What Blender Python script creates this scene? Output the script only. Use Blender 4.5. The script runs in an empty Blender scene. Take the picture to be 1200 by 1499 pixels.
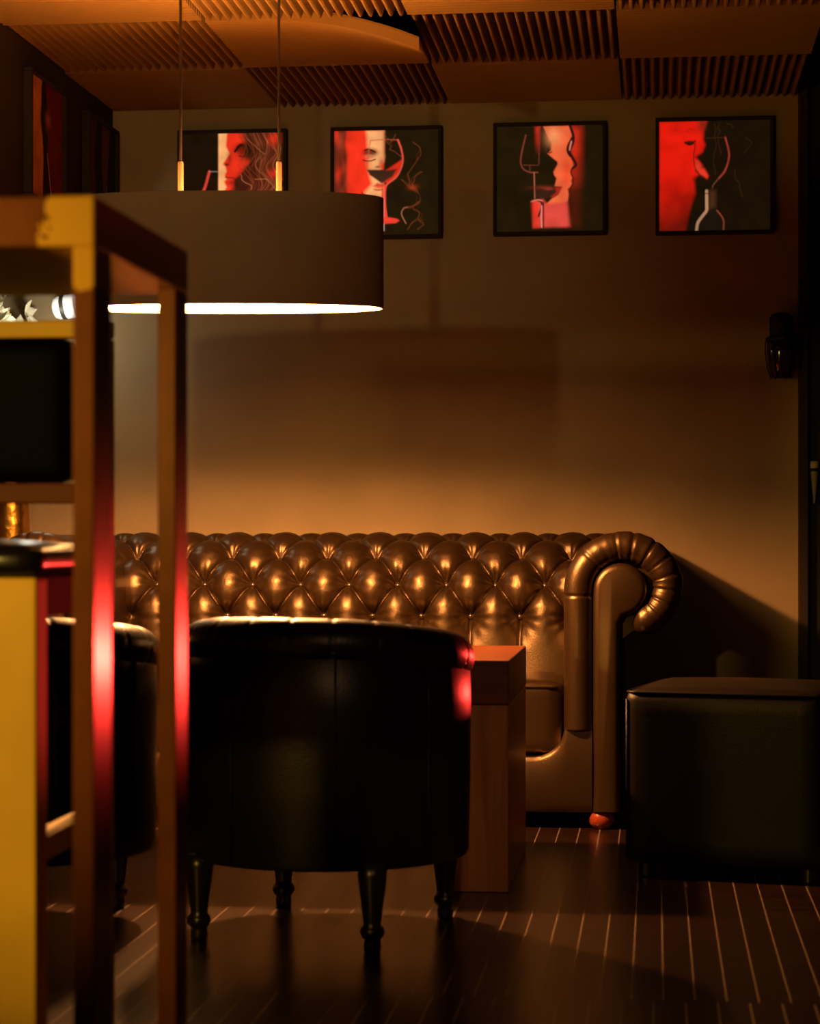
import bpy, bmesh, math, random
import numpy as np
from mathutils import Vector, Matrix
random.seed(7)
PI = math.pi
C = bpy.context.scene.collection
sc = bpy.context.scene

# ------------------------------------------------------------------ helpers
def lin(c):
    return tuple((x / 12.92 if x <= .04045 else ((x + .055) / 1.055) ** 2.4) for x in c)

def mat(name, col, rough=.5, metal=0., spec=.5, bump=0., bscale=60., mottle=0., mscale=3., coat=0.):
    m = bpy.data.materials.new(name); m.use_nodes = True
    nt = m.node_tree; b = nt.nodes['Principled BSDF']
    b.inputs['Base Color'].default_value = (*col, 1)
    b.inputs['Roughness'].default_value = rough
    b.inputs['Metallic'].default_value = metal
    b.inputs['Specular IOR Level'].default_value = spec
    b.inputs['Coat Weight'].default_value = coat
    tc = nt.nodes.new('ShaderNodeTexCoord')
    if mottle > 0:
        n = nt.nodes.new('ShaderNodeTexNoise'); n.inputs['Scale'].default_value = mscale; n.inputs['Detail'].default_value = 6
        nt.links.new(tc.outputs['Object'], n.inputs['Vector'])
        mx = nt.nodes.new('ShaderNodeMix'); mx.data_type = 'RGBA'
        mx.inputs[6].default_value = (*[c * (1 - mottle) for c in col], 1)
        mx.inputs[7].default_value = (*[min(1, c * (1 + mottle)) for c in col], 1)
        nt.links.new(n.outputs['Fac'], mx.inputs[0]); nt.links.new(mx.outputs[2], b.inputs['Base Color'])
    if bump > 0:
        n2 = nt.nodes.new('ShaderNodeTexNoise'); n2.inputs['Scale'].default_value = bscale; n2.inputs['Detail'].default_value = 4
        nt.links.new(tc.outputs['Object'], n2.inputs['Vector'])
        bp = nt.nodes.new('ShaderNodeBump'); bp.inputs['Strength'].default_value = bump; bp.inputs['Distance'].default_value = .004
        nt.links.new(n2.outputs['Fac'], bp.inputs['Height']); nt.links.new(bp.outputs['Normal'], b.inputs['Normal'])
    return m

def emit(name, col, strength):
    m = bpy.data.materials.new(name); m.use_nodes = True
    b = m.node_tree.nodes['Principled BSDF']
    b.inputs['Base Color'].default_value = (*col, 1)
    b.inputs['Emission Color'].default_value = (*col, 1)
    b.inputs['Emission Strength'].default_value = strength
    return m

def root(name, loc, label, cat, rz=0, group=None):
    o = bpy.data.objects.new(name, None); C.objects.link(o)
    o.empty_display_size = .1
    o.location = loc; o.rotation_euler = (0, 0, rz)
    tag(o, label, cat, group)
    return o

def tag(o, label, cat, group=None):
    o['label'] = label; o['category'] = cat
    if group: o['group'] = group
    return o

def obj(name, bm, m, parent=None, smooth=False, local=False, angle=None, kind=None):
    """link a bmesh as one object; world coordinates are turned into the parent's unless local"""
    bmesh.ops.recalc_face_normals(bm, faces=bm.faces)
    me = bpy.data.meshes.new(name); bm.to_mesh(me); bm.free()
    o = bpy.data.objects.new(name, me); C.objects.link(o)
    me.materials.append(m)
    if smooth:
        me.polygons.foreach_set('use_smooth', [True] * len(me.polygons))
        if angle: me.set_sharp_from_angle(angle=math.radians(angle))
    if parent:
        o.parent = parent
        if not local:
            p, chain = parent, Matrix()
            while p:
                chain = p.matrix_basis @ chain; p = p.parent
            me.transform(chain.inverted())
    if kind: o['kind'] = kind
    return o

def box(bm, x0, x1, y0, y1, z0, z1, bev=0., seg=2):
    r = bmesh.ops.create_cube(bm, size=1, matrix=Matrix.Translation(((x0+x1)/2, (y0+y1)/2, (z0+z1)/2)) @ Matrix.Diagonal((x1-x0, y1-y0, z1-z0, 1)))
    if bev > 0:
        es = list({e for v in r['verts'] for e in v.link_edges})
        bmesh.ops.bevel(bm, geom=es, offset=bev, segments=seg, profile=.5, affect='EDGES')

def abox(*a, **k):
    bm = bmesh.new(); box(bm, *a, **k); return bm

def grid(f, nu, nv, closeu=False, bm=None):
    bm = bm or bmesh.new()
    vs = [[bm.verts.new(f(i, j)) for j in range(nv)] for i in range(nu)]
    for i in range(nu if closeu else nu - 1):
        for j in range(nv - 1):
            bm.faces.new((vs[i][j], vs[(i+1) % nu][j], vs[(i+1) % nu][j+1], vs[i][j+1]))
    return bm, vs

def lathe(prof, n=24, loc=(0, 0, 0), M=None, bm=None):
    M = M or Matrix()
    def f(i, j):
        a = 2*PI*i/n; r, z = prof[j]
        return M @ Vector((loc[0] + r*math.cos(a), loc[1] + r*math.sin(a), loc[2] + z))
    bm, vs = grid(f, n, len(prof), True, bm)
    for j in (0, len(prof)-1):
        if prof[j][0] > 1e-6:
            bm.faces.new([vs[i][j] for i in range(n)])
    bmesh.ops.remove_doubles(bm, verts=[v for row in vs for v in (row[0], row[-1])], dist=1e-7)
    return bm

def tube(pts, rad, n=12, bm=None, cap=True):
    pts = [Vector(p) for p in pts]; N = len(pts)
    rad = rad if isinstance(rad, (list, tuple)) else [rad]*N
    bm = bm or bmesh.new()
    t0 = (pts[1]-pts[0]).normalized()
    ref = Vector((0, 1, 0)) if abs(t0.y) < .9 else Vector((1, 0, 0))
    nrm = (ref - t0*ref.dot(t0)).normalized()
    rows = []
    for i in range(N):
        t = (pts[min(i+1, N-1)] - pts[max(i-1, 0)]).normalized()
        nrm = (nrm - t*nrm.dot(t)).normalized(); bn = t.cross(nrm)
        rows.append([bm.verts.new(pts[i] + (nrm*math.cos(2*PI*k/n) + bn*math.sin(2*PI*k/n))*rad[i]) for k in range(n)])
    for i in range(N-1):
        for k in range(n):
            bm.faces.new((rows[i][k], rows[i][(k+1) % n], rows[i+1][(k+1) % n], rows[i+1][k]))
    if cap:
        bm.faces.new(rows[0]); bm.faces.new(rows[-1])
    return bm

def smoothline(pts, n):
    """Catmull-Rom through 2D/3D points, n samples evenly in parameter"""
    P = [Vector(p) for p in pts]; P = [P[0]*2-P[1]] + P + [P[-1]*2-P[-2]]
    out = []
    for k in range(n):
        u = k/(n-1)*(len(P)-3); i = min(int(u), len(P)-4); t = u-i
        a, b, c, d = P[i:i+4]
        out.append(.5*((2*b) + (c-a)*t + (2*a-5*b+4*c-d)*t*t + (3*b-a-3*c+d)*t**3))
    return out

def resample(pts, step):
    P = [Vector(p) for p in pts]; L = [0]
    for a, b in zip(P, P[1:]): L.append(L[-1] + (b-a).length)
    n = max(2, int(L[-1]/step)+1); out = []; k = 0
    for i in range(n):
        s = L[-1]*i/(n-1)
        while k < len(L)-2 and L[k+1] < s: k += 1
        t = (s-L[k])/max(1e-9, L[k+1]-L[k]); out.append(P[k].lerp(P[k+1], t))
    return out, L[-1]

# ------------------------------------------------------------------ materials
M = {}
M['leather'] = mat('bronze brown leather', (.0150, .0072, .0020), .37, spec=1.0, bump=.15, bscale=260, mottle=.25, mscale=14)
M['leather'].node_tree.nodes['Principled BSDF'].inputs['Specular Tint'].default_value = (1, .70, .42, 1)
M['dark_leather'] = mat('black brown leather', (.006, .004, .003), .36, spec=.32, bump=.12, bscale=220, mottle=.2, mscale=9)
M['ottoman_leather'] = mat('black ottoman leather', (.0085, .0056, .0034), .42, spec=.18, bump=.12, bscale=260, mottle=.15, mscale=9)
M['stud'] = mat('leather button', (.025, .014, .007), .25, spec=.6)
M['dark_wood'] = mat('turned black wood', (.010, .007, .006), .3, spec=.5)
M['foot_wood'] = mat('reddish foot wood', (.22, .032, .011), .3, spec=.5)
M['shade'] = mat('brown lamp shade fabric', (.24, .135, .080), .8, spec=.1, bump=.15, bscale=400, mottle=.18, mscale=8)
M['shade_in'] = mat('shade lining', (.75, .62, .45), .6)
M['rod'] = mat('brushed rod', (.80, .56, .34), .4, metal=.3)
M['cable'] = mat('dark cable', (.09, .055, .035), .4, metal=.5)
M['diffuser'] = emit('lit diffuser', (1, .45, .14), 85)
M['table_steel'] = mat('rusty brown frame', (.20, .058, .015), .22, metal=.4, spec=.8, mottle=.35, mscale=22)
M['ochre'] = mat('ochre painted wood', (.72, .42, .03), .6, mottle=.3, mscale=7, bump=.1, bscale=30)
M['red_wood'] = mat('oxblood painted wood', (.016, .004, .002), .7, spec=.1, mottle=.25, mscale=7)
M['rail_red'] = mat('dark red back rail', (.13, .026, .006), .55, spec=.2, mottle=.25, mscale=7)
M['seat_black'] = mat('black seat vinyl', (.008, .007, .007), .22, spec=.6)
M['pad_black'] = mat('black back pad', (.0010, .0008, .0006), .5, spec=.02)
M['frame'] = mat('dark picture frame', (.03, .022, .012), .7, spec=.1)
M['black'] = mat('black paint', (.004, .0035, .003), .6, spec=.3)
M['gold'] = mat('hammered gold', (.50, .28, .05), .28, metal=1., bump=.9, bscale=26)
M['petal'] = mat('cream petal', (.85, .80, .58), .6)
M['twig'] = mat('dark twig', (.05, .03, .012), .7)
M['white_lamp'] = emit('frosted white lamp', (.95, .93, .90), .35)
M['grey_band'] = mat('grey rubber', (.05, .048, .04), .5)
M['foam'] = mat('acoustic foam', (.19, .108, .030), .9, spec=.05, mottle=.08, mscale=9)
M['bulkhead'] = mat('dark brown paint', (.03, .018, .010), .8, spec=.2)
M['pale_glass'] = mat('pale grey green ceramic', (.16, .165, .11), .4)
M['pale_ceramic'] = mat('cream ceramic', (.30, .27, .20), .4)
M['terracotta'] = mat('terracotta band', (.35, .10, .04), .5)
M['chrome'] = mat('dark chrome', (.35, .3, .3), .2, metal=1.)

def wood_mat(name, c0, c1, axis_scale, rough=.32, spec=.5):
    m = bpy.data.materials.new(name); m.use_nodes = True
    nt = m.node_tree; b = nt.nodes['Principled BSDF']; b.inputs['Roughness'].default_value = rough
    b.inputs['Specular IOR Level'].default_value = spec
    tc = nt.nodes.new('ShaderNodeTexCoord'); mp = nt.nodes.new('ShaderNodeMapping'); mp.inputs['Scale'].default_value = axis_scale
    n = nt.nodes.new('ShaderNodeTexNoise'); n.inputs['Scale'].default_value = 1; n.inputs['Detail'].default_value = 7; n.inputs['Distortion'].default_value = .6
    r = nt.nodes.new('ShaderNodeValToRGB'); r.color_ramp.elements[0].color = (*c0, 1); r.color_ramp.elements[1].color = (*c1, 1)
    r.color_ramp.elements[0].position = .32; r.color_ramp.elements[1].position = .68
    nt.links.new(tc.outputs['Object'], mp.inputs['Vector']); nt.links.new(mp.outputs[0], n.inputs['Vector'])
    nt.links.new(n.outputs['Fac'], r.inputs['Fac']); nt.links.new(r.outputs['Color'], b.inputs['Base Color'])
    return m
M['table_top_wood'] = wood_mat('red brown wood top', (.085, .020, .007), (.17, .044, .015), (3, 40, 40))
M['table_leg_wood'] = wood_mat('red brown wood end', (.34, .13, .042), (.52, .21, .070), (45, 45, 2.5))

def lit_corner_mat():
    """brown frame with yellow lamplight painted as a blotchy patch at the table's front corner (own shape, object space)"""
    m = M['table_steel'].copy(); m.name = 'brown frame with painted lamplight'
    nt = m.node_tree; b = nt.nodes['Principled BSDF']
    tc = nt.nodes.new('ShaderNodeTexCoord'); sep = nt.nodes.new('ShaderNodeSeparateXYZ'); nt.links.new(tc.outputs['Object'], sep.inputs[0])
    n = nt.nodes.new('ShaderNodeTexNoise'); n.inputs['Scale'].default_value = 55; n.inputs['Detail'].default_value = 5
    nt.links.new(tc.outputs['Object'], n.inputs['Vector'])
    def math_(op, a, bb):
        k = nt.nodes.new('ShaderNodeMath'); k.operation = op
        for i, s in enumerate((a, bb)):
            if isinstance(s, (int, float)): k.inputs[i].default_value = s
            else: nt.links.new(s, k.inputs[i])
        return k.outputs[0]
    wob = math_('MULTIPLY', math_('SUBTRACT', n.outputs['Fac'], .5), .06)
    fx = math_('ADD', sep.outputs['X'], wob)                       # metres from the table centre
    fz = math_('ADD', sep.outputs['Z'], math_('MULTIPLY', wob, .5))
    mask = math_('MULTIPLY', math_('GREATER_THAN', fx, LIT_X), math_('GREATER_THAN', fz, LIT_Z))
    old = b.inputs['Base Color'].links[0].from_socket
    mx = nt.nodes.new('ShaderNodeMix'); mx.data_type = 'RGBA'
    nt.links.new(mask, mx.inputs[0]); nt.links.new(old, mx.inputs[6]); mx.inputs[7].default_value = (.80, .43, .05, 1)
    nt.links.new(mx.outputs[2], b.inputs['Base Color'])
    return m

def wall_mat():
    m = mat('brown plaster', (.30, .225, .125), .85, spec=.12, bump=.35, bscale=150, mottle=.22, mscale=5)
    return m
M['wall'] = wall_mat()

def floor_mat():
    m = bpy.data.materials.new('dark strip floor'); m.use_nodes = True
    nt = m.node_tree; b = nt.nodes['Principled BSDF']
    b.inputs['Roughness'].default_value = .27; b.inputs['Specular IOR Level'].default_value = .3
    tc = nt.nodes.new('ShaderNodeTexCoord'); sep = nt.nodes.new('ShaderNodeSeparateXYZ'); nt.links.new(tc.outputs['Object'], sep.inputs[0])
    def mth(op, a, bb=0.):
        k = nt.nodes.new('ShaderNodeMath'); k.operation = op
        for i, s in enumerate((a, bb)):
            if isinstance(s, (int, float)): k.inputs[i].default_value = s
            else: nt.links.new(s, k.inputs[i])
        return k.outputs[0]
    W, L = .053, 1.27
    yy = mth('DIVIDE', mth('SUBTRACT', sep.outputs['Y'], 3.68), L)
    row = mth('FLOOR', yy)
    odd = mth('ABSOLUTE', mth('MODULO', row, 2.))
    near = mth('LESS_THAN', yy, 0.)
    u = mth('ADD', mth('DIVIDE', mth('SUBTRACT', sep.outputs['X'], .012), W), mth('MULTIPLY', near, .3))
    d = mth('ABSOLUTE', mth('SUBTRACT', mth('FRACT', mth('ADD', u, .5)), .5))
    line = mth('LESS_THAN', d, .028)
    fy = mth('ABSOLUTE', mth('SUBTRACT', mth('FRACT', mth('ADD', yy, .5)), .5))
    joint = mth('LESS_THAN', fy, .003)
    mp = nt.nodes.new('ShaderNodeMapping'); mp.inputs['Scale'].default_value = (5, 70, 1); nt.links.new(tc.outputs['Object'], mp.inputs[0])
    n = nt.nodes.new('ShaderNodeTexNoise'); n.inputs['Scale'].default_value = 1; n.inputs['Detail'].default_value = 6; nt.links.new(mp.outputs[0], n.inputs['Vector'])
    r = nt.nodes.new('ShaderNodeValToRGB'); r.color_ramp.elements[0].color = (.005, .0022, .0012, 1); r.color_ramp.elements[1].color = (.020, .008, .0036, 1)
    r.color_ramp.elements[0].position = .3; r.color_ramp.elements[1].position = .75
    nt.links.new(n.outputs['Fac'], r.inputs['Fac'])
    m1 = nt.nodes.new('ShaderNodeMix'); m1.data_type = 'RGBA'; nt.links.new(line, m1.inputs[0]); nt.links.new(r.outputs['Color'], m1.inputs[6]); m1.inputs[7].default_value = (.135, .098, .07, 1)
    m2 = nt.nodes.new('ShaderNodeMix'); m2.data_type = 'RGBA'; nt.links.new(joint, m2.inputs[0]); nt.links.new(m1.outputs[2], m2.inputs[6]); m2.inputs[7].default_value = (.01, .006, .004, 1)
    nt.links.new(m2.outputs[2], b.inputs['Base Color'])
    bp = nt.nodes.new('ShaderNodeBump'); bp.inputs['Strength'].default_value = .12; bp.inputs['Distance'].default_value = .002
    nt.links.new(n.outputs['Fac'], bp.inputs['Height']); nt.links.new(bp.outputs[0], b.inputs['Normal'])
    return m
M['floor'] = floor_mat()

# ------------------------------------------------------------------ the room
WY = 6.70                      # back wall plane
LX, UX, RX = -2.35, -1.69, 1.30   # left wall, left bulkhead, right wall
CX = .427                      # right end of the plastered wall
H = 2.155
obj('floor', abox(LX-.1, RX+.1, .3, WY+.1, -.08, 0), M['floor'], kind='structure')
obj('ceiling', abox(LX-.1, RX+.1, .3, WY+.1, H, H+.08), M['black'], kind='structure')
obj('wall_back', abox(LX-.1, CX, WY, WY+.1, 0, H), M['wall'], kind='structure')
obj('wall_left', abox(LX-.1, LX, .3, WY, 0, H), M['bulkhead'], kind='structure')
obj('wall_right', abox(RX, RX+.1, .3, WY, 0, H), M['black'], kind='structure')
bm = bmesh.new(); box(bm, LX, UX, 4.2, WY, 1.63, H)
obj('wall_left_upper', bm, M['bulkhead'], kind='structure')
bm = bmesh.new(); box(bm, CX+.03, RX, WY+.02, WY+.1, 0, H)
dr = obj('door_1', bm, M['black'], kind='structure')
bm = bmesh.new(); box(bm, CX, CX+.03, WY-.012, WY+.1, 0, H, .004)
obj('trim_1', bm, M['bulkhead'], kind='structure')
obj('baseboard_back', abox(LX, CX, WY-.014, WY, 0, .09, bev=.004), M['bulkhead'], kind='structure')

# ------------------------------------------------------------------ ceiling foam panels
PW, PD, PIT, RH = (CX-UX)/4, .575, .0264, .030
def foam_mesh(lengthwise, sag=0.):
    bm = bmesh.new()
    across, along = (PW, PD) if lengthwise else (PD, PW)
    nr = int(round(across/PIT)); p = across/nr
    prof = []
    for k in range(nr):
        a = -across/2 + k*p
        prof += [(a, RH), (a + p*.30, .004), (a + p*.42, 0), (a + p*.58, 0), (a + p*.70, .004)]
    prof.append((across/2, RH))
    ns = 14
    def pt(i, j, top=False):
        a, h = prof[i]; s = -along/2 + along*j/(ns-1)
        x, y = (a, s) if lengthwise else (s, a)
        x *= .992; y *= .992
        z = RH + .005 if top else h
        if sag:
            u = max(0, (x + PW/2)/PW - .25)/.75; w = max(0, (PD/2 - y)/PD - .12)/.88
            z -= sag*u**2.1*w**1.1; x += .030*u*w; y += .02*u*w
        return Vector((x, y, z))
    _, lo = grid(lambda i, j: pt(i, j), len(prof), ns, bm=bm)
    _, hi = grid(lambda i, j: pt(i, j, True), len(prof), ns, bm=bm)
    N = len(prof)
    for i in range(N-1):
        for j in (0, ns-1):
            bm.faces.new((lo[i][j], lo[i+1][j], hi[i+1][j], hi[i][j]))
    for j in range(ns-1):
        for i in (0, N-1):
            bm.faces.new((lo[i][j], lo[i][j+1], hi[i][j+1], hi[i][j]))
    return bm
cols = ['beside the dark left bulkhead', 'second from the left bulkhead', 'third from the left bulkhead', 'nearest the dark right side']
rows = ['along the back wall', 'one row out from the back wall', 'two rows out from the back wall']
for r in range(3):
    for c in range(4):
        lw = (r + c) % 2 == 1
        sagging = (r == 1 and c == 1)
        o = obj('ceiling_panel', foam_mesh(lw, .085 if sagging else 0), M['foam'])
        o.location = (UX + PW*(c+.5), WY - PD*(r+.5), 2.104)
        d = 'ridges running front to back' if lw else 'ridges running side to side'
        lab = f'brown foam ceiling panel, {d}, {rows[r]}, {cols[c]}'
        if sagging: lab = 'loose brown foam ceiling panel whose front corner sags below a black gap'
        tag(o, lab, 'ceiling panel', 'ribbed foam panels on the ceiling')

# ------------------------------------------------------------------ paintings
NPIX = 190
class Art:
    def __init__(s, x0, x1, y0, y1, base):
        s.x0, s.x1, s.y0, s.y1 = x0, x1, y0, y1
        s.X, s.Y = np.meshgrid(np.linspace(x0, x1, NPIX), np.linspace(y0, y1, NPIX))
        s.a = np.ones((NPIX, NPIX, 3))*np.array(base)
        s.px = (x1-x0)/NPIX
    def mix(s, m, col):
        m = np.clip(m, 0, 1)[..., None]; s.a = s.a*(1-m) + np.array(col)*m
    def segdist(s, pts):
        d = np.full(s.X.shape, 1e9)
        for (ax, ay), (bx, by) in zip(pts, pts[1:]):
            vx, vy = bx-ax, by-ay; t = np.clip(((s.X-ax)*vx + (s.Y-ay)*vy)/max(1e-9, vx*vx+vy*vy), 0, 1)
            d = np.minimum(d, np.hypot(s.X-ax-t*vx, s.Y-ay-t*vy))
        return d
    def poly(s, pts, col, soft=1., op=1., grad=None):
        ins = np.zeros(s.X.shape, bool); n = len(pts)
        for i in range(n):
            (ax, ay), (bx, by) = pts[i], pts[(i+1) % n]
            if ay == by: continue
            ins ^= ((s.Y < ay) != (s.Y < by)) & (s.X < (bx-ax)*(s.Y-ay)/(by-ay) + ax)
        d = s.segdist(list(pts)+[pts[0]]); w = s.px*soft
        m = np.where(ins, .5 + .5*np.clip(d/w, 0, 1), .5 - .5*np.clip(d/w, 0, 1))*op
        if grad is not None: m = m*np.clip(grad(s.X, s.Y), 0, 1)
        s.mix(m, col)
    def line(s, pts, w, col, op=1., sm=True):
        if sm and len(pts) > 2: pts = [tuple(p) for p in smoothline([(x, y) for x, y in pts], len(pts)*14)]
        d = s.segdist(pts); s.mix(op*np.clip((w/2 + s.px*.5 - d)/s.px, 0, 1), col)
    def blob(s, x, y, rx, ry, col, op=1., pw=1.):
        q = ((s.X-x)/rx)**2 + ((s.Y-y)/ry)**2; s.mix(op*np.exp(-q**pw), col)
def strand(A, pts, amp, w, col, op, seed):
    rs = np.random.RandomState(seed); P = smoothline([tuple(p) for p in pts], 60); out = []
    a, b, c = rs.rand(3)*6
    for k, p in enumerate(P):
        t = k/59; e = amp*math.sin(PI*min(1, t*1.5))
        out.append((p.x + e*math.sin(9*t + a) + .5*e*math.sin(17*t + b), p.y + e*.6*math.sin(8*t + c)))
    A.line(out, w, col, op, False)
def rgb(r, g, b): return lin((r/255, g/255, b/255))
RED, DRED, CRM, ORG, DK = (.86, .035, .012), (.30, .02, .008), (.92, .44, .17), (.90, .15, .05), (.011, .005, .0012)

def art_profile():      # first on the back wall
    A = Art(95, 1075, 125, 1130, DK)
    A.poly([(450, 120), (1045, 120), (1045, 1000), (450, 1000)], (.10, .018, .008), 2)
    A.poly([(452, 120), (560, 120), (560, 760), (640, 900), (452, 900)], CRM, 1)
    A.poly([(535, 120), (690, 120), (720, 250), (760, 400), (650, 540), (600, 570), (612, 650), (570, 700), (725, 745), (700, 900), (560, 1000), (480, 900), (520, 760), (505, 690), (530, 640), (508, 590), (530, 560), (512, 530), (530, 490), (520, 445), (498, 415), (560, 320), (524, 250)], RED, 1.5)
    A.blob(560, 370, 25, 60, DRED, .8); A.blob(530, 425, 25, 14, DK, .9); A.blob(700, 270, 85, 55, DK, .95, 2); A.blob(740, 340, 50, 50, DK, .8)
    A.blob(680, 305, 30, 35, RED, .9); A.line([(610, 300), (660, 240), (730, 250)], 22, DK); A.line([(650, 345), (700, 350), (740, 330)], 10, DK)
    A.line([(520, 548), (560, 552), (600, 556)], 14, DRED); A.blob(570, 600, 45, 22, DRED, .8); A.blob(640, 620, 60, 70, DK, .8)
    A.line([(530, 690), (560, 680), (600, 650)], 14, DRED)
    A.poly([(690, 120), (1045, 120), (1045, 1000), (720, 1000), (725, 745), (610, 660), (650, 540), (760, 400), (720, 250)], (.055, .011, .004), 8)
    A.blob(720, 300, 90, 70, DK, .9); A.blob(900, 380, 90, 160, (.16, .03, .010), .8)
    for k in range(34):
        x = 690 + 10*k + random.random()*20
        strand(A, [(x-60, 110), (x + 20, 290), (x - 30, 450), (x + 50, 620), (x - 40, 780), (x + 30, 1000)], 34, 4 + 3*random.random(), random.choice([(.34, .06, .018), (.22, .04, .012), (.015, .006, .003), (.50, .14, .05)]), .5, k)
    A.blob(985, 185, 50, 60, RED, .75); A.blob(985, 520, 55, 40, RED, .6); A.blob(870, 300, 60, 60, DK, .6)
    strand(A, [(665, 520), (690, 590), (770, 640), (730, 745)], 14, 6, (.5, .16, .06), .8, 91); strand(A, [(800, 570), (920, 590), (1010, 690), (980, 745)], 14, 6, (.5, .16, .06), .8, 92); strand(A, [(700, 130), (800, 260), (900, 330), (920, 200)], 14, 6, (.5, .14, .05), .7, 93)
    A.line([(365, 490), (330, 620), (285, 760), (290, 900)], 26, (.62, .05, .035)); A.line([(365, 490), (450, 492)], 8, (.3, .24, .2), .8)
    return A
def art_face_glass():   # second
    A = Art(115, 1085, 140, 1160, (.016, .009, .002))
    A.poly([(225, 140), (578, 140), (578, 800), (560, 1000), (230, 1000)], RED, 2)
    A.poly([(115, 140), (235, 140), (235, 900), (115, 900)], (.22, .028, .012), 6, .8)
    for k in range(14):
        A.blob(130 + random.random()*110, 160 + random.random()*640, 22, 60, random.choice([RED, DK, (.4, .05, .02)]), .55)
    A.poly([(415, 140), (578, 140), (576, 350), (580, 400), (572, 440), (535, 488), (552, 520), (556, 580), (540, 625), (570, 660), (578, 700), (574, 730), (578, 770), (540, 800), (440, 795), (395, 745), (470, 660), (440, 560), (415, 470), (430, 330)], CRM, 4)
    A.blob(330, 500, 70, 300, RED, .7)
    A.line([(375, 740), (400, 775), (450, 805)], 14, DRED); A.blob(450, 352, 75, 40, (.12, .02, .008), .95, 2); A.blob(445, 392, 46, 22, (.62, .20, .09), .9, 2); A.blob(415, 470, 40, 90, RED, .55)
    A.line([(388, 428), (430, 436), (470, 432), (500, 420)], 11, DK); A.line([(400, 330), (440, 322), (500, 350)], 14, DK); A.blob(555, 450, 22, 40, (.55, .12, .05), .8); A.blob(520, 495, 22, 10, DK, .9)
    A.poly([(420, 520), (690, 526), (660, 590), (600, 640), (556, 655), (500, 612), (450, 575)], (.050, .02, .010), 1.5)
    A.poly([(600, 530), (745, 430), (745, 500), (700, 590), (610, 655), (585, 640), (660, 590), (700, 520)], RED, 2, .85)
    A.poly([(478, 684), (520, 650), (545, 662), (575, 655), (575, 692), (520, 690)], (.42, .03, .012), 2); A.blob(535, 690, 45, 22, (.72, .07, .04), .9); A.line([(490, 715), (530, 722), (575, 712)], 10, DRED)
    A.line([(452, 238), (432, 400), (422, 520)], 7, (.55, .1, .05)); A.line([(710, 236), (742, 330), (755, 430), (735, 520), (690, 600), (610, 665), (592, 720), (590, 850), (604, 985)], 17, (.75, .09, .05))
    A.line([(455, 236), (580, 230), (710, 236)], 7, (.5, .09, .04)); A.poly([(565, 660), (598, 690), (590, 850), (604, 985), (700, 1003), (725, 1020), (690, 1045), (545, 1052), (545, 980)], (.80, .05, .028), 1.2)
    A.line([(580, 690), (580, 980)], 6, (.95, .4, .2), .7); A.poly([(553, 1050), (583, 1050), (583, 1118), (553, 1118)], (.62, .42, .36), 1)
    S = (.20, .045, .014)
    for p in ([(600, 250), (660, 330), (740, 400)], [(850, 260), (920, 360), (880, 450), (800, 570)], [(740, 620), (820, 690), (890, 745), (900, 850), (780, 900), (742, 960), (782, 1050)], [(935, 550), (860, 600), (846, 680), (890, 732)], [(800, 570), (830, 700), (900, 760)], [(850, 905), (905, 970), (830, 1060), (800, 1110)], [(770, 900), (850, 880), (905, 840)], [(590, 180), (640, 260), (690, 180)], [(900, 1010), (945, 1060), (890, 1110)]):
        strand(A, p, 16, 6, S, .8, int(p[0][0])); strand(A, p, 26, 4, S, .5, int(p[0][1]) + 7)
    A.line([(800, 890), (760, 905), (745, 960), (785, 1050)], 7, (.6, .24, .12), .7); A.blob(845, 700, 45, 26, (.35, .04, .012), .6)
    A.poly([(640, 745), (1085, 750), (1085, 815), (640, 815)], (.012, .008, .004), 6, .7)
    return A
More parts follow.
